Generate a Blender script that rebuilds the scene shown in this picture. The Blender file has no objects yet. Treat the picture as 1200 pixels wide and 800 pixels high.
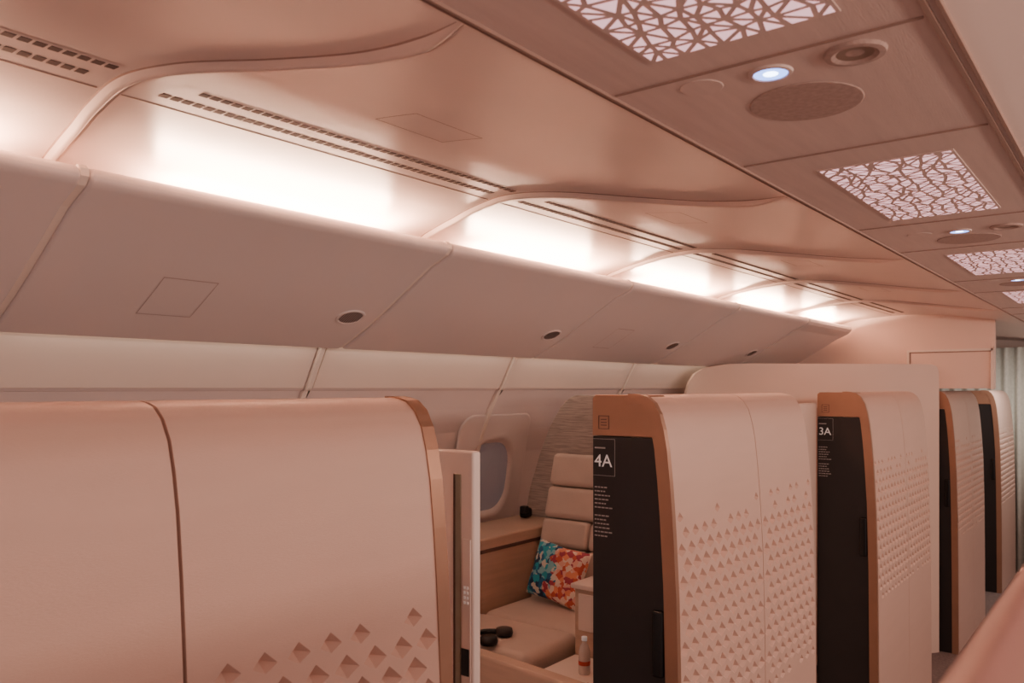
import bpy, math, random
import numpy as np
from mathutils import Vector, Matrix
random.seed(7)
H=2.5
FL=-2.5
S=0.68
C=bpy.context.scene.collection
WL={}
# ---------------- materials ----------------
def pm(name,col,rough=.5,metal=0,nscale=0,namt=.06,bump=0,bscale=60,stretch=(1,1,1),spec=.4,emit=None,estr=0,coat=0):
    m=bpy.data.materials.new(name); m.use_nodes=True
    nt=m.node_tree; b=nt.nodes['Principled BSDF']
    b.inputs['Base Color'].default_value=(*col,1)
    b.inputs['Roughness'].default_value=rough
    b.inputs['Metallic'].default_value=metal
    b.inputs['Specular IOR Level'].default_value=spec
    if coat: b.inputs['Coat Weight'].default_value=coat
    if emit:
        b.inputs['Emission Color'].default_value=(*emit,1); b.inputs['Emission Strength'].default_value=estr
    tc=nt.nodes.new('ShaderNodeTexCoord'); mp=nt.nodes.new('ShaderNodeMapping')
    mp.inputs['Scale'].default_value=stretch
    nt.links.new(tc.outputs['Object'],mp.inputs['Vector'])
    if nscale:
        n=nt.nodes.new('ShaderNodeTexNoise'); n.inputs['Scale'].default_value=nscale; n.inputs['Detail'].default_value=4
        nt.links.new(mp.outputs[0],n.inputs['Vector'])
        r=nt.nodes.new('ShaderNodeValToRGB')
        r.color_ramp.elements[0].position=.3; r.color_ramp.elements[1].position=.7
        r.color_ramp.elements[0].color=(*[c*(1-namt) for c in col],1)
        r.color_ramp.elements[1].color=(*[min(1,c*(1+namt)) for c in col],1)
        nt.links.new(n.outputs['Fac'],r.inputs['Fac']); nt.links.new(r.outputs[0],b.inputs['Base Color'])
    if bump:
        n2=nt.nodes.new('ShaderNodeTexNoise'); n2.inputs['Scale'].default_value=bscale
        nt.links.new(mp.outputs[0],n2.inputs['Vector'])
        bp=nt.nodes.new('ShaderNodeBump'); bp.inputs['Strength'].default_value=bump; bp.inputs['Distance'].default_value=.002
        nt.links.new(n2.outputs['Fac'],bp.inputs['Height']); nt.links.new(bp.outputs[0],b.inputs['Normal'])
    return m
M_ceil=pm('ceiling_lining',(.80,.635,.575),.30,0,3,.02,.10,120,spec=.5)
M_strip=pm('ceiling_centre_lining',(.70,.535,.485),.45,0,5,.05,.25,60,(1,12,1))
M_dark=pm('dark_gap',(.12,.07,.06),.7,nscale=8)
M_groove_shade=pm('groove_and_shade_brown',(.36,.23,.19),.6,nscale=8)
M_rib=pm('rib_lining',(.84,.67,.60),.28,nscale=4,namt=.02)
M_bin=pm('bin_lining',(.76,.665,.65),.34,0,3,.02,.1,120)
M_wall=pm('wall_lining',(.78,.68,.66),.45,0,3,.02,.1,120)
M_cream=pm('cream_panel',(.88,.77,.70),.45,0,3,.02)
M_shell=pm('shell_satin_rose',(.68,.465,.385),.36,0,5,.02,.22,200,(1,1,6),spec=.45)
M_gold=pm('bronze_trim',(.40,.225,.15),.34,.45,10,.05)
M_black=pm('black_panel',(.020,.018,.019),.38,0,6,.1)
M_black2=pm('black_handle',(.008,.008,.009),.25,0,6,.1)
M_white=pm('white_lettering',(.85,.82,.8),.5,0,5,.02,emit=(.9,.85,.8),estr=.12)
M_greytext=pm('grey_lettering',(.42,.38,.37),.5,0,5,.02)
M_leather=pm('taupe_leather',(.64,.52,.455),.42,0,7,.05,.35,160)
M_wood=pm('pale_wood_veneer',(.60,.43,.33),.4,0,6,.10,.1,40,(.6,.6,8))
M_white2=pm('cream_plastic',(.82,.71,.65),.35,0,3,.02)
M_metal=pm('brushed_metal',(.35,.32,.24),.3,.8,20,.08)
M_floor=pm('carpet',(.20,.15,.14),.95,0,60,.25,.6,200)
M_glass=pm('window_shade',(.34,.31,.33),.25,0,3,.05,emit=(.5,.45,.5),estr=.05)
M_curt=pm('curtain_fabric',(.58,.58,.52),.8,0,40,.08,.3,300)
M_far=pm('bulkhead_lining',(.86,.66,.58),.5,0,3,.02)
M_part=pm('divider_lining',(.78,.59,.50),.5,0,3,.02)
M_rail=pm('rail_rose',(.56,.34,.30),.35,0,3,.04)
M_em=pm('cove_tube',(1,.8,.65),.5,emit=(1,.72,.52),estr=8,nscale=3,namt=.01)
M_tri=pm('glowing_cutouts',(.9,.65,.64),.5,emit=(1,.56,.62),estr=1.15,nscale=3,namt=.01)
M_blue=pm('blue_led',(.3,.4,1),.3,emit=(.22,.38,1),estr=4,nscale=3,namt=.01)
M_ledw=pm('white_led',(.9,.9,1),.3,emit=(.6,.75,1),estr=12,nscale=3,namt=.01)
M_spot=pm('brown_lens',(.28,.19,.15),.45,nscale=5)
M_oval=pm('speaker_mesh',(.46,.32,.28),.75,0,120,.12)
M_water=pm('bottle_plastic',(.7,.62,.58),.1,nscale=4)
M_red=pm('red_label',(.5,.06,.04),.5,nscale=4)
M_line=pm('latch_line',(.50,.38,.36),.5,nscale=4)
def wavy():
    m=pm('textured_grey_veneer',(.6,.5,.45),.5)
    nt=m.node_tree;b=nt.nodes['Principled BSDF']
    tc=nt.nodes.new('ShaderNodeTexCoord')
    mp=nt.nodes.new('ShaderNodeMapping'); mp.inputs['Scale'].default_value=(1,2.5,40); nt.links.new(tc.outputs['Object'],mp.inputs['Vector'])
    w=nt.nodes.new('ShaderNodeTexNoise'); w.inputs['Scale'].default_value=4; w.inputs['Detail'].default_value=6; w.inputs['Distortion'].default_value=.8
    nt.links.new(mp.outputs[0],w.inputs['Vector'])
    r=nt.nodes.new('ShaderNodeValToRGB'); r.color_ramp.elements[0].position=.35; r.color_ramp.elements[1].position=.65
    r.color_ramp.elements[0].color=(.36,.30,.27,1); r.color_ramp.elements[1].color=(.60,.52,.47,1)
    nt.links.new(w.outputs['Fac'],r.inputs['Fac']); nt.links.new(r.outputs[0],b.inputs['Base Color'])
    return m
M_wavy=wavy()
def pillowmat():
    m=pm('multicolour_print',(.6,.5,.45),.7)
    nt=m.node_tree;b=nt.nodes['Principled BSDF']
    tc=nt.nodes.new('ShaderNodeTexCoord')
    v=nt.nodes.new('ShaderNodeTexVoronoi'); v.inputs['Scale'].default_value=48
    v.distance='MANHATTAN'
    nt.links.new(tc.outputs['Object'],v.inputs['Vector'])
    sp=nt.nodes.new('ShaderNodeSeparateColor'); nt.links.new(v.outputs['Color'],sp.inputs[0])
    def ramp(cols):
        r=nt.nodes.new('ShaderNodeValToRGB'); r.color_ramp.interpolation='CONSTANT'
        e=r.color_ramp.elements
        e[0].color=(*cols[0],1); e[0].position=0
        e[1].color=(*cols[1],1); e[1].position=1/len(cols)
        for i in range(2,len(cols)):
            k=e.new(i/len(cols)); k.color=(*cols[i],1)
        nt.links.new(sp.outputs[0],r.inputs[0]); return r
    cool=ramp([(.02,.14,.30),(.03,.40,.52),(.02,.05,.12),(.25,.55,.62),(.75,.7,.62)])
    warm=ramp([(.62,.12,.08),(.78,.30,.18),(.85,.72,.62),(.40,.06,.10),(.8,.45,.36),(.8,.62,.54)])
    sx=nt.nodes.new('ShaderNodeSeparateXYZ'); nt.links.new(tc.outputs['Object'],sx.inputs[0])
    n=nt.nodes.new('ShaderNodeTexNoise'); n.inputs['Scale'].default_value=14; nt.links.new(tc.outputs['Object'],n.inputs['Vector'])
    ad=nt.nodes.new('ShaderNodeMath'); ad.operation='MULTIPLY_ADD'; ad.inputs[1].default_value=.2; nt.links.new(n.outputs['Fac'],ad.inputs[0]); nt.links.new(sx.outputs['Y'],ad.inputs[2])
    gt=nt.nodes.new('ShaderNodeMath'); gt.operation='GREATER_THAN'; gt.inputs[1].default_value=.108; nt.links.new(ad.outputs[0],gt.inputs[0])
    mx=nt.nodes.new('ShaderNodeMix'); mx.data_type='RGBA'; nt.links.new(gt.outputs[0],mx.inputs[0])
    nt.links.new(warm.outputs[0],mx.inputs[6]); nt.links.new(cool.outputs[0],mx.inputs[7]); nt.links.new(mx.outputs[2],b.inputs['Base Color'])
    return m
M_pil=pillowmat()
# ---------------- helpers ----------------
def mk(name,verts,faces,mat,parent=None,smooth=None,bevel=0,bseg=3,mats=None,midx=None):
    v=np.array(verts,float); v[:,2]+=H
    lo=v.min(0); hi=v.max(0); o=np.array([(lo[0]+hi[0])/2,(lo[1]+hi[1])/2,lo[2]])
    me=bpy.data.meshes.new(name); me.from_pydata([tuple(p) for p in (v-o)],[],faces); me.update()
    for m in (mats or [mat]): me.materials.append(m)
    if midx: 
        for p,i in zip(me.polygons,midx): p.material_index=i
    if smooth is True:
        for p in me.polygons: p.use_smooth=True
    elif isinstance(smooth,list):
        for p,s in zip(me.polygons,smooth): p.use_smooth=s
    ob=bpy.data.objects.new(name,me); C.objects.link(ob)
    WL[ob.name]=Vector(o)
    if parent: 
        ob.parent=parent; ob.location=Vector(o)-WL[parent.name]
    else: ob.location=o
    if bevel:
        b=ob.modifiers.new('bevel','BEVEL'); b.width=bevel; b.segments=bseg; b.limit_method='ANGLE'; b.angle_limit=math.radians(40)
        for p in me.polygons: p.use_smooth=True
        ob.modifiers.new('wn','WEIGHTED_NORMAL')
    return ob
def top(o,label,cat,group=None):
    o['label']=label; o['category']=cat
    if group: o['group']=group
    return o
def struct(o,label,cat='structure'):
    o['kind']='structure'; o['label']=label; o['category']=cat; return o
def boxg(x0,x1,y0,y1,z0,z1):
    v=[(x0,y0,z0),(x1,y0,z0),(x1,y1,z0),(x0,y1,z0),(x0,y0,z1),(x1,y0,z1),(x1,y1,z1),(x0,y1,z1)]
    f=[(0,3,2,1),(4,5,6,7),(0,1,5,4),(1,2,6,5),(2,3,7,6),(3,0,4,7)]
    return v,f
def merge(parts):
    V=[];F=[]
    for v,f in parts:
        n=len(V); V+=list(v); F+=[tuple(i+n for i in q) for q in f]
    return V,F
def prismg(prof,x0,x1):
    n=len(prof); v=[(x0,y,z) for y,z in prof]+[(x1,y,z) for y,z in prof]
    f=[(i,(i+1)%n,n+(i+1)%n,n+i) for i in range(n)]
    f.append(tuple(range(n))[::-1]); f.append(tuple(range(n,2*n)))
    return v,f
def hermite(xs,ys,x):
    xs=np.array(xs,float); ys=np.array(ys,float); m=np.gradient(ys,xs)
    x=np.clip(x,xs[0],xs[-1]); i=min(max(np.searchsorted(xs,x)-1,0),len(xs)-2)
    h=xs[i+1]-xs[i]; t=(x-xs[i])/h
    return float((2*t**3-3*t*t+1)*ys[i]+(t**3-2*t*t+t)*h*m[i]+(-2*t**3+3*t*t)*ys[i+1]+(t**3-t*t)*h*m[i+1])
DY=[.84,1.0,1.2,1.4,1.6,1.8,2.0,2.2,2.4,2.5,2.58,2.64,2.66]
DZ=[.58,.617,.655,.688,.712,.725,.724,.712,.688,.664,.625,.575,.55]
def zc(y): return hermite(DY,DZ,y)
X0,X1=-1.6,14.
# ---------------- structure ----------------
v,f=boxg(X0,X1,-2.6,3.7,FL-.05,FL)
struct(mk('floor',v,f,M_floor),'dark carpeted cabin floor','floor')
v,f=boxg(1.85,4.58,1.85,3.5,FL,-2.0)
struct(mk('floor',v,f,M_floor),'raised carpeted floor inside the open suite','floor')
ys=list(np.linspace(.84,2.66,40))
left=[(y,zc(y)) for y in ys]
right=[(1.1-y,z) for y,z in left][::-1]
sect=right+left
V=[];F=[];MI=[];SM=[]
xsn=np.linspace(X0,X1,30)
for x in xsn:
    for y,z in sect: V.append((x,y,z))
n=len(sect); nr=len(right)
for i in range(len(xsn)-1):
    for j in range(n-1):
        a=i*n+j; F.append((a,a+1,a+n+1,a+n)); MI.append(1 if j==nr-1 else 0); SM.append(j!=nr-1)
b0=len(V)
V+= [(X0,-1.6,.85),(X0,2.75,.85),(X1,2.75,.85),(X1,-1.6,.85)]; F.append((b0,b0+1,b0+2,b0+3)); MI.append(0); SM.append(False)
struct(mk('ceiling',V,F,None,mats=[M_ceil,M_strip],midx=MI,smooth=SM),'arched rose-tinted cabin ceiling with flat centre strip','ceiling')
tn=[0]
def trim(v,f,mat,label,**k):
    tn[0]+=1
    return struct(mk('trim_%d'%tn[0],v,f,mat,**k),label,'trim')
for yy in (.84,.26):
    p=[boxg(X0,X1-.01,yy-.005,yy+.001,.574,.584),boxg(X0,X1-.01,yy+.010,yy+.013,.578,.590)] if yy>.5 else [boxg(X0,X1-.01,yy-.018,yy-.012,.574,.59),boxg(X0,X1-.01,yy+.0,yy+.008,.574,.58)]
    trim(*merge(p),M_groove_shade,'dark seam along the ceiling centre strip')
for xx in (1.39,2.04,3.12,3.75,4.95,5.6,6.8,7.4):
    trim(*boxg(xx-.0025,xx+.0025,.275,.83,.577,.582),M_groove_shade,'thin cross seam in the ceiling strip')
RX=[-.52,1.0,2.52,4.06,5.60,7.15]
OY=[.84,1.0,1.2,1.47,1.7,1.85,2.1,2.3,2.48,2.60]
OX=[-.08,.08,.16,.10,-.06,-.12,-.07,0,.04,.05]
def ribx(k,y):
    amp=.5 if k<=1 else 1.0
    return RX[k]+amp*hermite(OY,OX,y)
for k in range(len(RX)):
    V=[];F=[];MI=[]
    yy=np.linspace(.868,2.60,70)
    cs=((-.024,-.002,1),(-.021,.001,1),(-.017,.002,0),(-.010,.014,0),(.000,.019,0),(.008,.015,0),(.012,.003,1),(.016,.002,0),(.020,.010,0),(.025,-.002,0))  # brown bands beside the ridge paint in the rib's shadow lines
    for i,y in enumerate(yy):
        x=ribx(k,y)
        y2=yy[min(i+1,69)]; y1=yy[max(i-1,0)]
        t=Vector((ribx(k,y2)-ribx(k,y1),y2-y1)).normalized(); nn=Vector((t.y,-t.x))
        tp=min(1,(y-.868)/.16+.02)
        for o,d,_ in cs:
            o*=(.4+.6*tp)
            yq=max(y+nn.y*o,.845)
            V.append((x+nn.x*o,yq,zc(min(yq,2.66))-(d*tp if d>0 else d)))
    m=len(cs)
    for i in range(69):
        for j in range(m-1):
            a=i*m+j; F.append((a,a+1,a+m+1,a+m)); MI.append(cs[j][2])
    trim(V,F,None,'curved raised rib crossing the arched ceiling',smooth=True,mats=[M_rib,M_groove_shade],midx=MI)
for k in range(len(RX)):
    xa=ribx(k,1.99)+.03; xb=(ribx(k+1,1.99)-.03) if k<len(RX)-1 else 8.6
    z0=zc(1.99)
    trim(*boxg(xa,xb,1.987,1.992,z0-.0015,z0+.003),M_groove_shade,'fine seam along the arched ceiling panel')
WP=[(3.066,.50),(3.075,.40),(3.14,.30),(3.30,.005),(3.315,-.01),(3.33,-.012),(3.40,-.13),(3.47,-.28),(3.53,-.45),(3.56,-.6),(3.58,-.8),(3.59,-1.0),(3.58,-1.3),(3.54,-1.75),(3.4,FL)]
prof=WP+[(y+.05,z) for y,z in WP][::-1]
struct(mk('wall_left',*prismg(prof,X0,X1),M_wall),'pale curved cabin side wall with windows','wall')
BX=[-.48,1.045,2.55,4.09,5.64,7.18,8.62]
for k in range(len(BX)-1):
    a,b=BX[k]+.03,BX[k+1]-.03
    o=mk('cove_panel',*prismg([(3.135,.297),(3.297,.005),(3.290,.001),(3.125,.297)],a,b),M_cream,bevel=.002)
    top(o,'cream panel strip washed by hidden light beneath a bin','wall panel','cove panels under the bins')
for x in BX[1:-1]:
    q=[(y-.028,z) for y,z in WP[2:]]
    trim(*prismg(WP[2:]+q[::-1],x-.016,x+.016),M_cream,'slim pale rib down the side wall',bevel=.006)
bx=8.72
yl=list(np.linspace(1.12,2.62,16))
pg=[(1.12,.0)]+[(y,zc(y)) for y in yl]+[(2.9,.5),(3.05,.36),(3.25,.0),(3.5,-.45),(3.52,-1.75),(3.38,FL),(1.95,FL),(1.95,.0)]
struct(mk('wall_front',*prismg(pg,bx,bx+.06),M_far),'plain rose bulkhead with a header over the aisle side','wall')
trim(*merge([boxg(bx-.02,bx,1.13,1.87,.355,.375),boxg(bx-.02,bx,1.85,1.87,-.01,.355),boxg(bx-.02,bx,1.12,1.15,-.01,.375)]),M_cream,'slim frame on the bulkhead header')
trim(*merge([boxg(bx-.008,bx,1.15,1.85,.345,.356),boxg(bx-.008,bx,1.838,1.85,.0,.355)]),M_groove_shade,'dark reveal line inside the bulkhead frame')
struct(mk('wall_end',*boxg(X1,X1+.05,-2.6,3.7,FL,.85),M_far),'plain far end wall of the cabin','wall')
def rrect(w,h,r,n=8):
    pts=[]
    for cx,cy,a0 in ((w/2-r,h/2-r,0),(-w/2+r,h/2-r,90),(-w/2+r,-h/2+r,180),(w/2-r,-h/2+r,270)):
        for i in range(n+1):
            a=math.radians(a0+90*i/n); pts.append((cx+r*math.cos(a),cy+r*math.sin(a)))
    return pts
def wally(z): 
    zz=[p[1] for p in WP][::-1]; yy=[p[0] for p in WP][::-1]
    return float(np.interp(z,zz,yy))
def window(xc,zcn,idx):
    rings=[(.74,.86,.10,-.002),(.73,.85,.095,-.012),(.71,.83,.09,-.014),(.54,.58,.20,-.018),(.50,.53,.19,-.034),(.43,.46,.165,-.008)]
    V=[];F=[]
    for w,h,r,d in rings:
        for px,pz in rrect(w,h,r): V.append((xc+px,wally(zcn+pz*.999)+d,zcn+pz))
    m=36
    for k in range(len(rings)-1):
        for i in range(m): F.append((k*m+i,k*m+(i+1)%m,(k+1)*m+(i+1)%m,(k+1)*m+i))
    fr=mk('window_%d'%idx,V,F,M_wall,smooth=True)
    struct(fr,'rounded cabin window with deep pale surround','window')
    V=[(xc+px,wally(zcn+pz)-.010,zcn+pz) for px,pz in rrect(.44,.47,.165)]
    mk('pane',V,[tuple(range(36))],M_glass,parent=fr)
for i,xw in enumerate((4.235,5.3)): window(xw,-.60,i+1)
# ---------------- overhead bins ----------------
BPT=[(2.44,.565),(2.40,.60),(2.375,.617),(2.345,.620),(2.325,.607),(2.322,.585),(2.345,.562),(2.45,.518),(2.60,.425),(2.72,.352),(2.84,.283),(2.94,.232),(3.02,.195),(3.045,.188),(3.055,.20),(3.06,.25),(3.065,.48),(2.66,.525)]
def facez(y):
    P=BPT[5:14]; return float(np.interp(y,[p[0] for p in P],[p[1] for p in P]))
for x in BX[1:-1]:
    P=[(y+.010,z+.008) for y,z in BPT[3:14]]+[(3.06,.25),(3.06,.46),(2.66,.50),(2.44,.55),(2.42,.60)]
    trim(*prismg(P,x-.012,x+.012),M_cream,'pale strip filling the gap between two bins')
for k in range(len(BX)-1):
    a,b=BX[k]+.013,BX[k+1]-.013
    if k==len(BX)-2:
        V,F=prismg(BPT,a,8.45)
        V2=[]
        n=len(BPT); cy,cz=2.78,.42
        for s,(xx,sc) in enumerate(((8.45,1),(8.54,.93),(8.6,.8),(8.63,.55))):
            for y,z in BPT: V2.append((xx,cy+(y-cy)*sc,cz+(z-cz)*sc))
        F2=[]
        for s in range(3):
            for i in range(n): F2.append((s*n+i,s*n+(i+1)%n,(s+1)*n+(i+1)%n,(s+1)*n+i))
        F2.append(tuple(range(3*n,4*n)))
        V,F=merge([(V,F),(V2,F2)])
        o=mk('overhead_bin',V,F,M_bin,smooth=False)
    else:
        o=mk('overhead_bin',*prismg(BPT,a,b),M_bin,bevel=.014)
    top(o,'closed pale mauve overhead bin with smooth curved face','overhead bin','row of overhead bins')
    if k in (1,3):
        xl=a+.40
        P=[]
        def strip(xa,xb,ya,yb):
            e=.0015
            return [(xa,ya,facez(ya)-e),(xb,ya,facez(ya)-e),(xb,yb,facez(yb)-e),(xa,yb,facez(yb)-e)],[(0,1,2,3)]
        ya,yb=2.665,2.86
        cuts=[2.665,2.72,2.84,2.86]
        P.append(strip(xl,xl+.21,ya,ya+.004)); P.append(strip(xl,xl+.21,yb,yb+.004))
        for c0,c1 in zip(cuts[:-1],cuts[1:]):
            P.append(strip(xl,xl+.003,c0,c1)); P.append(strip(xl+.207,xl+.21,c0,c1))
        mk('latch',*merge(P),M_line,parent=o)
    if k>=1 and k<5:
        xg=b-.15; yg=2.78; V=[];F=[]
        sl=(facez(2.82)-facez(2.74))/.08
        def pt(px,py,d): return (xg+px,yg+py,facez(yg)+sl*py-d)
        m=28
        for r,d in ((1.12,.0),(1.08,.006),(.95,.006),(.9,.002)):
            for i in range(m):
                t=2*math.pi*i/m; V.append(pt(.068*r*math.cos(t),.042*r*math.sin(t),d))
        for s in range(3):
            for i in range(m): F.append((s*m+i,s*m+(i+1)%m,(s+1)*m+(i+1)%m,(s+1)*m+i))
        F.append(tuple(range(3*m,4*m)))
        g=mk('speaker_grille',V,F,M_bin,parent=o)
        P=[]
        for i in range(-4,5):
            px=i*.0125; hh=.038*math.sqrt(max(0,1-(px/.062)**2))
            P.append(([pt(px-.0035,-hh,.004),pt(px+.0035,-hh,.004),pt(px+.0035,hh,.004),pt(px-.0035,hh,.004)],[(0,1,2,3)]))
        mk('grille_slots',*merge(P),M_dark,parent=g)
def area(name,loc,sx,sy_,power,col,direction):
    l=bpy.data.lights.new(name,'AREA'); l.shape='RECTANGLE'; l.size=sx; l.size_y=sy_; l.energy=power; l.color=col
    o=bpy.data.objects.new(name,l); C.objects.link(o); o.location=(loc[0],loc[1],loc[2]+H)
    d=Vector(direction).normalized()
    z=-d; x=Vector((1,0,0)); x=(x-z*x.dot(z)).normalized(); y=z.cross(x)
    o.rotation_euler=Matrix((x,y,z)).transposed().to_euler()
    return o
WARM=(1,.62,.42)
for k in range(len(BX)-1):
    a=BX[k]; b=BX[k+1]; L=b-a
    xa,xb=a+.27,b-.20
    o=mk('cove_light',*boxg(xa,xb,2.46,2.50,.562,.580),M_em)
    top(o,'warm linear tube tucked behind the bin edge','light fixture','cove lights above the bins')
    area('cove_lamp',((xa+xb)/2,2.46,.592),xb-xa-.04,.05,38,WARM,(0,-.55,1))
    area('opposite_side_fill',((a+b)/2,-1.40,.25),L-.3,.15,15,(1,.71,.58),(0,.8,-.12))  # unseen fill for the opposite coves, set below them to light suite shells
    area('bin_cove_lamp',((a+b)/2,3.105,.27),L-.12,.03,1.1,(1,.78,.58),(0,.35,-1))
# ---------------- vents / access panels ----------------
for k in range(len(RX)):
    xa=ribx(k,1.9)+(.10); xb=(ribx(k+1,1.9)-.05) if k<len(RX)-1 else 8.4
    V=[];F=[];ny=8
    for i in range(ny+1):
        y=1.812+.128*i/ny
        V+=[(xa-.01,y,zc(y)-.0012),(xb+.01,y,zc(y)-.0012)]
    for i in range(ny): F.append((2*i,2*i+1,2*i+3,2*i+2))
    o=mk('air_vent',V,F,M_ceil,smooth=True)
    top(o,'double row of dark slots set in the arched ceiling','air vent','ceiling air vents')
    for row,(yc,off,hw) in enumerate(((1.915,0,.013),(1.835,.06,.012))):
        P=[]
        x=xa+off
        while x<xb-.03+off*.2:
            e=.0025
            y0,y1=yc-hw,yc+hw
            v=[(x,y0,zc(y0)-e),(x+.022,y0,zc(y0)-e),(x+.022,y1,zc(y1)-e),(x,y1,zc(y1)-e),(x,y0,zc(y0)+.01),(x+.022,y0,zc(y0)+.01),(x+.022,y1,zc(y1)+.01),(x,y1,zc(y1)+.01)]
            P.append((v,boxg(0,1,0,1,0,1)[1])); x+=.030
        mk('slot_row',*merge(P),M_dark,parent=o)
    if k>0 and k<5:
        xp=xa+.42; P=[]
        def q(xa_,xb_,ya,yb):
            e=.002; return [(xa_,ya,zc(ya)-e),(xb_,ya,zc(ya)-e),(xb_,yb,zc(yb)-e),(xa_,yb,zc(yb)-e)],[(0,1,2,3)]
        P+= [q(xp,xp+.26,1.45,1.4535),q(xp,xp+.26,1.60,1.6035)]
        for c in range(4):
            P+= [q(xp,xp+.0035,1.45+c*.0375,1.45+(c+1)*.0375),q(xp+.2565,xp+.26,1.45+c*.0375,1.45+(c+1)*.0375)]
        o=mk('access_panel',*merge(P),M_groove_shade)
        top(o,'outlined rectangular access panel in the ceiling','panel','ceiling access panels')
# ---------------- patterned ceiling lights ----------------
def lightpanel(x0,x1,y0=.37,y1=.695):
    base=mk('ceiling_light_panel',*boxg(x0,x1,y0,y1,.5775,.58),M_strip)
    top(base,'square ceiling light with glowing triangular cutouts','ceiling light','patterned ceiling lights')
    rnd=random.Random(int(x0*100)+5)
    nx=20;ny=9
    P=[[None]*(ny+1) for _ in range(nx+1)]
    for i in range(nx+1):
        for j in range(ny+1):
            jx=0 if i in(0,nx) else rnd.uniform(-.38,.38); jy=0 if j in(0,ny) else rnd.uniform(-.38,.38)
            P[i][j]=(x0+.002+(x1-x0-.004)*(i+jx)/nx, y0+.002+(y1-y0-.004)*(j+jy)/ny)
    V=[];F=[]
    for i in range(nx):
        for j in range(ny):
            a,b,c,d=P[i][j],P[i+1][j],P[i+1][j+1],P[i][j+1]
            ts=[(a,b,c),(a,c,d)] if rnd.random()<.5 else [(a,b,d),(b,c,d)]
            for t in ts:
                e=[math.dist(t[1],t[2]),math.dist(t[0],t[2]),math.dist(t[0],t[1])]; s=sum(e)
                ic=(sum(e[q]*t[q][0] for q in range(3))/s,sum(e[q]*t[q][1] for q in range(3))/s)
                ar=abs((t[1][0]-t[0][0])*(t[2][1]-t[0][1])-(t[2][0]-t[0][0])*(t[1][1]-t[0][1]))/2
                r=2*ar/s
                sc=max(0,1-.0046/max(r,1e-5))
                if sc<.15: continue
                n=len(V)
                for p in t: V.append((ic[0]+(p[0]-ic[0])*sc,ic[1]+(p[1]-ic[1])*sc,.577))
                F.append((n,n+1,n+2))
    mk('glowing_cutouts',V,F,M_tri,parent=base)
for a,b in ((.48,1.29),(2.20,3.01),(3.93,4.72),(5.65,6.45)): lightpanel(a,b)
def disc(name,xc,yc,z0,rad,prof,mats,label,cat,ey=1,group=None):
    V=[];F=[];MI=[];m=32
    for r,d,_ in prof:
        for i in range(m):
            t=2*math.pi*i/m; V.append((xc+rad*r*math.cos(t),yc+rad*ey*r*math.sin(t),z0-d))
    for s in range(len(prof)-1):
        for i in range(m): F.append((s*m+i,s*m+(i+1)%m,(s+1)*m+(i+1)%m,(s+1)*m+i)); MI.append(prof[s][2])
    F.append(tuple(range((len(prof)-1)*m,len(prof)*m))); MI.append(prof[-1][2])
    o=mk(name,V,F,None,mats=mats,midx=MI); return top(o,label,cat,group)
for dx in (0,1.90,3.6):
    xb=1.465+dx
    disc('spot_light',xb,.545,.58,.040,[(1,0,0),(.95,.004,0),(.80,.005,0),(.76,.003,1),(.34,.003,2)],[M_strip,M_blue,M_ledw],'small round ceiling spot glowing blue white','ceiling light',group='blue ceiling spots')
    disc('reading_spot',xb,.397,.58,.052,[(1,0,0),(.95,.006,0),(.75,.007,0),(.6,.003,1),(.3,.002,0)],[M_oval,M_spot],'round unlit ceiling spot with brown lens','ceiling light',group='unlit ceiling spots')
    disc('sensor_cover',xb-.01,.677,.58,.042,[(1,0,0),(.95,.0015,0),(.7,.0015,0)],[M_strip],'faint round cover flush in the ceiling','ceiling cover',group='round ceiling covers')
    disc('ceiling_speaker',xb+.195,.545,.58,.115,[(1,0,0),(.98,.002,0),(.9,.002,0)],[M_oval],'large round brown mesh ceiling speaker','speaker',ey=.95,group='ceiling speakers')
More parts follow.
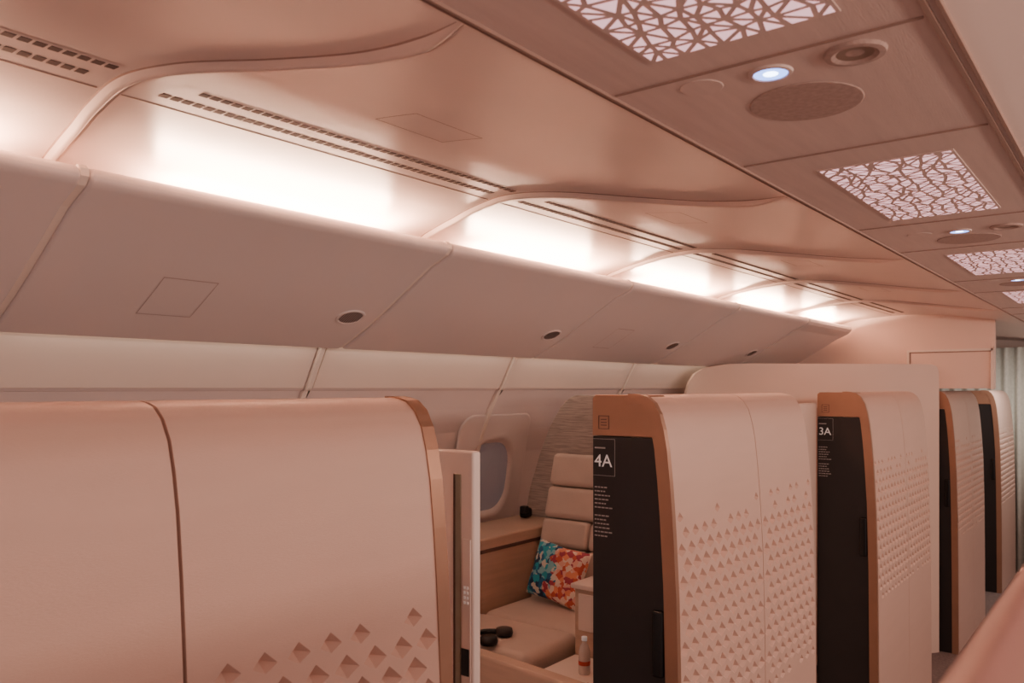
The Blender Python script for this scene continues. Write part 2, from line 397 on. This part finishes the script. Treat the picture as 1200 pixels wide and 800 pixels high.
# ---------------- suite walls ----------------
SZ=[-.028,-.036,-.06,-.10,-.16,-.235,-.36,-.5,-.764,-1.2,-1.75,-2.5]
SY=[1.575,1.545,1.515,1.49,1.473,1.459,1.446,1.435,1.42,1.41,1.405,1.402]
def sy(z): return float(np.interp(-z,[-a for a in SZ],SY))
def outer():
    pts=[(1.63,-.025),(1.60,-.025)]
    zz=[-.028,-.031,-.036,-.044,-.052,-.06,-.072,-.086,-.10,-.13,-.16,-.20,-.235,-.30,-.36,-.43,-.47]
    for z in zz: pts.append((sy(z),z))
    return pts
def shell_panel(x0,x1,parent,seed,zstart=-.47,sparse=0,zend=-1.42):
    rnd=random.Random(seed)
    V=[];F=[];S_=[]
    o=outer()
    for x in (x0,x1):
        for y,z in o: V.append((x,y,z))
    n=len(o)
    for i in range(n-1): F.append((i,i+1,n+i+1,n+i)); S_.append(True)
    nc=max(1,round((x1-x0)/.086)); w=(x1-x0)/nc; h=.064
    z=-.47; row=0
    while z>zend:
        zb=z-h
        xs=x0-(0 if row%2==0 else w/2)
        x=xs
        while x<x1-1e-6:
            a=max(x,x0); b=min(x+w,x1)
            full=(x>=x0-1e-6 and x+w<=x1+1e-6)
            d=(zstart-z)/.24
            if sparse: d-=sparse*(x1-(x+w/2))
            p=min(1,max(0,d)); s=0
            if z<zend+.25: p*=max(0,(z-zend)/.25)
            if full and d>-.02 and rnd.random()<.42+p*1.4: s=.62+.36*min(1,p*1.3)
            k=len(V)
            if s<=0:
                V+=[(a,sy(z),z),(b,sy(z),z),(b,sy(zb),zb),(a,sy(zb),zb)]; F.append((k+3,k+2,k+1,k)); S_.append(False)
            else:
                cx=x+w/2; cz=(z+zb)/2; hw=w/2*s; hh=h/2*s
                tz=cz+hh; bz=cz-hh; c2=cz+hh*.12; mz=cz-hh*.25
                V+=[(a,sy(z),z),(b,sy(z),z),(b,sy(zb),zb),(a,sy(zb),zb),
                    (cx,sy(tz),tz),(cx+hw,sy(mz),mz),(cx,sy(bz),bz),(cx-hw,sy(mz),mz),(cx,sy(c2)+.034*s,mz+hh*.25)]
                TL,TR,BR,BL,T,R,B,L,Cn=range(k,k+9)
                fs=[(TL,T,TR),(TR,T,R),(TR,R,BR),(BR,R,B),(BR,B,BL),(BL,B,L),(BL,L,TL),(TL,L,T),(T,L,Cn),(T,Cn,R),(R,Cn,B),(B,Cn,L)]
                F+=fs; S_+=[False]*len(fs)
            x+=w
        z=zb; row+=1
    zl=z
    zq=[zl]+[q for q in (-1.75,FL) if q<zl]
    for za,zb in zip(zq[:-1],zq[1:]):
        k=len(V); V+=[(x0,sy(za),za),(x1,sy(za),za),(x1,sy(zb),zb),(x0,sy(zb),zb)]; F.append((k,k+1,k+2,k+3)); S_.append(False)
    for x in (x0,x1):
        pr=[(x,y,z_) for y,z_ in o]+[(x,sy(-q),-q) for q in np.linspace(.6,2.5,10)]+[(x,1.63,FL)]
        k=len(V); V+=pr; F.append(tuple(range(k,k+len(pr)))); S_.append(False)
    k=len(V); V+=[(x0,1.63,-.025),(x1,1.63,-.025),(x1,1.63,FL),(x0,1.63,FL)]; F.append((k,k+1,k+2,k+3)); S_.append(False)
    return mk('shell_panel',V,F,M_shell,parent=parent,smooth=S_)
def trimpoly(th,d=.004):
    o=[(y-d,z+ (d if y>1.5 else 0)) for y,z in outer()]+[(sy(-q)-d,-q) for q in np.linspace(.6,2.5,10)]
    i=[(y+th,z-.045 if z>-.06 else z) for y,z in [(1.63-th,-.025)]+[(sy(z),z) for z in (-.06,-.10,-.16,-.235,-.36,-.5,-.764,-1.2,-1.75,FL)]]
    return o+i[::-1]
def text_mesh(name,s,size,y,z,x,parent,mat):
    c=bpy.data.curves.new(name+'_c','FONT'); c.body=s; c.size=size; c.extrude=.0006
    t=bpy.data.objects.new(name+'_t',c); C.objects.link(t)
    bpy.context.view_layer.update()
    dg=bpy.context.evaluated_depsgraph_get(); me=bpy.data.meshes.new_from_object(t.evaluated_get(dg))
    V=[(x-p.co.z,y-p.co.x,z+p.co.y) for p in me.vertices]; F=[tuple(p.vertices) for p in me.polygons]
    bpy.data.objects.remove(t)
    return mk(name,V,F,mat,parent=parent)
def suite(x0,x1,seam,number,seed,label,farend=False):
    g=bpy.data.objects.new('suite_wall',None); C.objects.link(g)
    loc=Vector(((x0+x1)/2,1.5,0)); g.location=loc; WL[g.name]=loc
    top(g,label,'suite partition','private suite walls beside the aisle')
    if farend:
        t0,t1=x1-.045,x1
        shell_panel(x0,seam-.004,g,seed,-.50,.45); shell_panel(seam+.004,t0,g,seed+1,-.47,.12)
        mk('edge_trim',*prismg(trimpoly(.06),t0,t1),M_gold,parent=g)
    else:
        t0,t1=x0-.02,x0+.008
        shell_panel(t1,seam-.003,g,seed); shell_panel(seam+.003,x1,g,seed+1)
        mk('edge_trim',*prismg(trimpoly(.05),t0,t1),M_gold,parent=g)
        th=.050
        zs=[-.195,-.235,-.36,-.5,-.764,-1.2,-1.75,FL]
        pg=[(1.795,-.195),(1.795,FL)]+[(sy(z)+th,z) for z in zs[::-1]]
        p=mk('door_post',*prismg(pg,x0-.012,x0+.16),M_black,parent=g,bevel=.003)
        p['label']='black door post'
        pg=[(1.795,-.192),(1.795,-.04),(1.78,-.026),(1.56,-.026),(1.545,-.05),(1.53,-.09),(sy(-.192)+th,-.192)]
        cap=mk('post_cap',*prismg(pg,x0-.016,x0+.16),M_gold,parent=g,bevel=.003)
        xe=x0-.018; y0,y1,z0,z1=1.765,1.715,-.165,-.110
        P=[boxg(xe,xe+.004,y1,y0,z1-.003,z1),boxg(xe,xe+.004,y1,y0,z0,z0+.003),boxg(xe,xe+.004,y1,y1+.003,z0,z1),boxg(xe,xe+.004,y0-.003,y0,z0,z1),
           boxg(xe,xe+.004,y1+.012,y0-.012,z0+.014,z0+.018),boxg(xe,xe+.004,y1+.012,y0-.012,z1-.018,z1-.014),boxg(xe,xe+.004,y1+.012,y0-.012,z0+.025,z0+.029)]
        mk('emblem',*merge(P),M_dark,parent=cap)
        if number:
            xp=x0-.0135
            y0,y1,z0,z1=1.792,1.69,-.355,-.205
            P=[boxg(xp,xp+.003,y1,y0,z1-.0012,z1),boxg(xp,xp+.003,y1,y0,z0,z0+.0012),boxg(xp,xp+.003,y1,y1+.0012,z0,z1)]
            mk('number_sign',*merge(P),M_greytext,parent=p)
            text_mesh('seat_number',number,.072,1.786,-.318,xp-.001,p,M_white)
            P=[boxg(xp-.0005,xp+.001,1.735,1.785,-.245,-.239)]
            r2=random.Random(3)
            z=-.40
            for i in range(13):
                if i!=6:
                    yq=1.785; ye=1.785-.045-r2.random()*.03
                    while yq>ye:
                        wl=r2.uniform(.006,.016); P.append(boxg(xp-.0005,xp+.001,yq-wl,yq,z-.005,z)); yq-=wl+.004
                z-=.0165
            mk('small_print',*merge(P),M_greytext,parent=p)
        hy=sy(-.9)+.055
        mk('handle',*boxg(x0-.03,x0+.01,hy-.002,hy+.045,-1.12,-.86),M_black2,parent=p,bevel=.01)
    return g
suite(-.55,1.56,.825,None,11,'rose satin suite wall with bronze edge and embossed diamonds',farend=True)
suite(2.84,4.45,3.72,'4A',21,'rose suite wall with black door post marked 4A')
suite(5.72,7.40,6.62,'3A',31,'rose suite wall with black door post marked 3A')
suite(8.60,10.2,9.46,'2A',41,'rose suite wall with black door post marked 2A')
suite(11.48,12.82,12.3,None,51,'rose suite wall with plain black door post')
for a,b in ((4.46,5.69),(7.41,8.12),(10.21,11.45)):
    o=mk('sliding_door',*prismg([(1.83,-.10),(1.80,-.10),(1.795,-.12),(1.795,FL),(1.825,FL),(1.835,-.13)],a,b),M_part,bevel=.005)
    top(o,'closed pale sliding suite door between shell walls','sliding door','closed suite doors')
g=mk('door_column',*boxg(1.70,1.735,1.470,1.80,FL,-.175),M_white2,bevel=.008)
top(g,'cream column with metal slot holding the open door','column')
mk('metal_slot',*boxg(1.696,1.702,1.514,1.534,-1.60,-.24),M_metal,parent=g,bevel=.002)
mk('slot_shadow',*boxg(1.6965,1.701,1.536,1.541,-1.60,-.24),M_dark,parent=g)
mk('control_strip',*boxg(1.697,1.701,1.478,1.506,-.95,-.42),M_cream,parent=g,bevel=.001)
for i in range(4):
    for j in range(2): mk('button',*boxg(1.6945,1.698,1.484+j*.011,1.490+j*.011,-.60+i*.014,-.593+i*.014),M_white,parent=g)
mk('keypad',*boxg(1.695,1.698,1.482,1.510,-.80,-.725),M_black2,parent=g)
# ---------------- suite interior ----------------
pg=[(1.84,FL),(1.84,-.05),(3.06,-.045),(3.12,-.06),(3.20,-.13),(3.29,-.27),(3.38,-.47),(3.46,-.70),(3.50,-.88),(3.51,-1.75),(3.36,FL)]
o=mk('suite_divider',*prismg(pg,4.62,4.67),M_wavy,bevel=.008)
top(o,'grey wood-grain divider with curved outer edge behind the seat','divider')
o=mk('side_console',*prismg([(3.12,-2.0),(3.12,-.95),(3.12,-.90),(3.53,-.90),(3.47,-2.0)],2.3,4.60),M_wood,bevel=.012)
top(o,'pale wood side console under the cabin window','console')
mk('console_inlay',*boxg(2.32,4.58,3.113,3.121,-.985,-.965),M_dark,parent=o)
o=mk('reading_lamp',*boxg(4.46,4.55,3.38,3.44,-.899,-.83),M_black2,bevel=.02)
top(o,'small black reading lamp on the wood console','lamp')
mk('lamp_head',*boxg(4.43,4.48,3.36,3.41,-.86,-.81),M_black,parent=o,bevel=.01)
def rotg(v,cx,cz,ang):
    c,s=math.cos(ang),math.sin(ang)
    return [(cx+(x-cx)*c+(z-cz)*s,y,cz-(x-cx)*s+(z-cz)*c) for x,y,z in v]
seat=bpy.data.objects.new('lounge_seat',None); C.objects.link(seat); seat.location=(3.75,2.7,H-2.0); WL[seat.name]=Vector((3.75,2.7,H-2.0))
top(seat,'taupe leather lounge seat with tall quilted backrest','seat')
mk('seat_base',*boxg(3.20,4.30,2.40,3.05,-2.0,-1.46),M_leather,parent=seat,bevel=.03)
for i,(a,b) in enumerate(((3.14,3.62),(3.63,4.14))):
    mk('seat_cushion',*boxg(a,b,2.375,3.07,-1.47,-1.30),M_leather,parent=seat,bevel=.05,bseg=5)
ang=.28
zz=[-1.36,-1.17,-.99,-.81,-.60,-.38]
for i in range(5):
    nm='headrest' if i==4 else 'backrest_pad'
    if i in (3,4):
        v,f=boxg(4.12,4.27,2.37,3.10,zz[i]+.003,zz[i+1]-.003)
        mk(nm,rotg(v,4.12,-1.36,ang),f,M_leather,parent=seat,bevel=.035,bseg=5)
    else:
        for y0,y1 in ((2.37,2.733),(2.737,3.10)):
            v,f=boxg(4.12,4.27,y0,y1,zz[i]+.002,zz[i+1]-.002)
            mk(nm,rotg(v,4.12,-1.36,ang),f,M_leather,parent=seat,bevel=.03,bseg=5)
o=mk('seat_console',*boxg(3.52,4.5,1.90,2.35,-2.0,-1.03),M_wood,bevel=.015)
top(o,'squared wood armrest console beside the seat','console')
mk('console_top',*boxg(3.50,4.52,1.89,2.36,-1.035,-1.01),M_white2,parent=o,bevel=.006)
mk('drawer',*boxg(3.512,3.523,1.93,2.32,-1.25,-1.06),M_white2,parent=o,bevel=.005)
o=mk('low_shelf',*boxg(3.10,3.50,1.95,2.33,-2.0,-1.37),M_cream,bevel=.01)
top(o,'low cream shelf next to the seat cushion','shelf')
V=[];F=[];n=24
for i in range(n+1):
    t=i/n; y=1.86+t*1.22; x=2.86+.10*math.sin(math.pi*t*.5)
    for dx,z in ((-.04,-2.0),(-.04,-1.26),(-.032,-1.245),(.032,-1.245),(.04,-1.26),(.04,-2.0)): V.append((x+dx,y,z))
for i in range(n):
    for j in range(6):
        a=i*6+j; b=i*6+(j+1)%6; F.append((a,b,b+6,a+6))
F.append(tuple(range(6))); F.append(tuple(range(n*6,n*6+6))[::-1])
o=mk('low_wood_wall',V,F,M_wood,bevel=.004); top(o,'low curved wood screen in front of the seat','low wall')
def lathe(name,xc,yc,prof,mat,parent=None):
    m=24;V=[];F=[]
    for r,z in prof:
        for i in range(m): V.append((xc+r*math.cos(2*math.pi*i/m),yc+r*math.sin(2*math.pi*i/m),z))
    for s in range(len(prof)-1):
        for i in range(m): F.append((s*m+i,s*m+(i+1)%m,(s+1)*m+(i+1)%m,(s+1)*m+i))
    F.append(tuple(range(m))[::-1]); F.append(tuple(range((len(prof)-1)*m,len(prof)*m)))
    return mk(name,V,F,mat,parent=parent,smooth=True)
b=lathe('water_bottle',3.28,2.13,[(.026,-1.37),(.028,-1.365),(.028,-1.26),(.02,-1.235),(.012,-1.222),(.012,-1.21)],M_water)
top(b,'small clear water bottle with red label','bottle')
lathe('bottle_label',3.28,2.13,[(.0288,-1.325),(.0288,-1.305)],M_red,parent=b)
lathe('bottle_cap',3.28,2.13,[(.014,-1.21),(.014,-1.192)],M_white,parent=b)
def pillow():
    V=[];F=[];n=18;w=.42;h=.34
    for s in (1,-1):
        for i in range(n+1):
            for j in range(n+1):
                a=-1+2*i/n;b_=-1+2*j/n
                th=.055*((1-a**4)*(1-b_**4))**.5
                px=a*w/2*(1-.07*(1-abs(b_))*abs(a)); pz=b_*h/2*(1-.07*(1-abs(a))*abs(b_))
                V.append((s*th,px,pz))
    m=n+1
    for s in range(2):
        o=s*m*m
        for i in range(n):
            for j in range(n):
                q=(o+i*m+j,o+i*m+j+1,o+(i+1)*m+j+1,o+(i+1)*m+j); F.append(q if s else q[::-1])
    R=Matrix.Rotation(math.radians(-6),4,'Z')@Matrix.Rotation(math.radians(17),4,'Y')@Matrix.Rotation(math.radians(6),4,'X')
    V=[tuple(R@Vector(p)+Vector((4.02,2.80,-1.118))) for p in V]
    return mk('throw_pillow',V,F,M_pil,smooth=True)
top(pillow(),'throw pillow with teal and orange triangle print on seat','pillow')
def tor(cx,cy,cz,R,r,sy_=1,arc=1.0):
    V=[];F=[];n=32;m=10
    for i in range(n+1):
        t=2*math.pi*arc*i/n
        for j in range(m):
            p=2*math.pi*j/m
            V.append((cx+(R+r*math.cos(p))*math.cos(t),cy+sy_*(R+r*math.cos(p))*math.sin(t),cz+r*math.sin(p)))
    for i in range(n):
        for j in range(m): F.append((i*m+j,i*m+(j+1)%m,(i+1)*m+(j+1)%m,(i+1)*m+j))
    return V,F
hx,hy_=3.24,2.66
v,f=tor(hx,hy_,-1.283,.085,.014,1.25,.55)
hp=mk('headphones',v,f,M_black2,smooth=True); top(hp,'black over-ear headphones lying on the seat cushion','headphones')
for ang_ in (0,.55*2*math.pi):
    cx=hx+.085*math.cos(ang_); cy=hy_+1.25*.085*math.sin(ang_)
    lathe('ear_cup',cx,cy,[(.02,-1.298),(.042,-1.295),(.048,-1.28),(.042,-1.258),(.02,-1.252)],M_black,parent=hp)
# ---------------- diagonal divider further forward ----------------
p0=Vector((6.42,3.12)); p1=Vector((8.54,1.56)); L=(p1-p0).length; d=(p1-p0)/L; nn=Vector((-d.y,d.x))
pf=[(0,FL),(0,-.05),(.03,.05),(.08,.12),(.16,.165),(.28,.19),(.4,.205),(.6,.212),(L-.08,.222),(L-.02,.20),(L,.14),(L,FL)]
V=[];n=len(pf)
for o_ in (0,.04):
    for s,z in pf:
        q=p0+d*s+nn*o_; V.append((q.x,q.y,z))
F=[(i,(i+1)%n,n+(i+1)%n,n+i) for i in range(n)]+[tuple(range(n)),tuple(range(n,2*n))[::-1]]
o=mk('tall_divider',V,F,M_part,bevel=.008); top(o,'tall plain rose divider with rounded top corner','divider')
V=[];F=[];n=190
for i in range(n+1):
    y=-.9+3.5*i/n; x=12.95+.05*math.sin(i*.75)
    V+=[(x,y,.56),(x+.01*math.sin(i),y,FL+.01)]
for i in range(n): F.append((2*i,2*i+1,2*i+3,2*i+2))
o=mk('curtain',V,F,M_curt,smooth=True); sm=o.modifiers.new('s','SOLIDIFY'); sm.thickness=.004
top(o,'pale grey-green pleated curtain across the aisle','curtain')
# rounded top edge of the wall beside the camera, across the aisle
k_=.45
pr=[(.185*k_,FL),(.185*k_,-.36*k_),(.18*k_,-.325*k_),(.16*k_,-.300*k_),(.125*k_,-.292*k_),(.05*k_,-.292*k_),(.01*k_,-.31*k_),(0,-.36*k_),(0,FL)]
o=mk('aisle_wall',*prismg(pr,.34,1.5),M_rail,bevel=.004); top(o,'low rounded rose wall edging the aisle','low wall')
# ---------------- lights / world / camera ----------------
area('far_end_fill_lamp',(11.6,1.0,.5),1.5,.4,38,(1,.88,.80),(0.45,0,-1))  # added fill that brightens the far end, no fixture there
w=bpy.data.worlds.new('World'); bpy.context.scene.world=w; w.use_nodes=True
bg=w.node_tree.nodes['Background']; bg.inputs[0].default_value=(1,.70,.62,1); bg.inputs[1].default_value=.50
done=set()
for ob in bpy.data.objects:
    ob.location=ob.location*S
    if ob.type=='MESH':
        if ob.data.name not in done:
            done.add(ob.data.name); ob.data.transform(Matrix.Scale(S,4))
        for md in ob.modifiers:
            if md.type=='BEVEL': md.width*=S
            if md.type=='SOLIDIFY': md.thickness*=S
    if ob.type=='LIGHT':
        ob.data.size*=S; ob.data.size_y*=S; ob.data.energy*=S*S
cam=bpy.data.cameras.new('Camera'); co=bpy.data.objects.new('Camera',cam); C.objects.link(co)
cam.lens=28.5; cam.sensor_width=36; cam.shift_y=55/1200; cam.clip_start=.02
cam.dof.use_dof=True; cam.dof.focus_distance=2.3; cam.dof.aperture_fstop=9
co.location=(0,0,H*S); co.rotation_euler=(math.radians(90),0,math.radians(38.1-90))
bpy.context.scene.camera=co
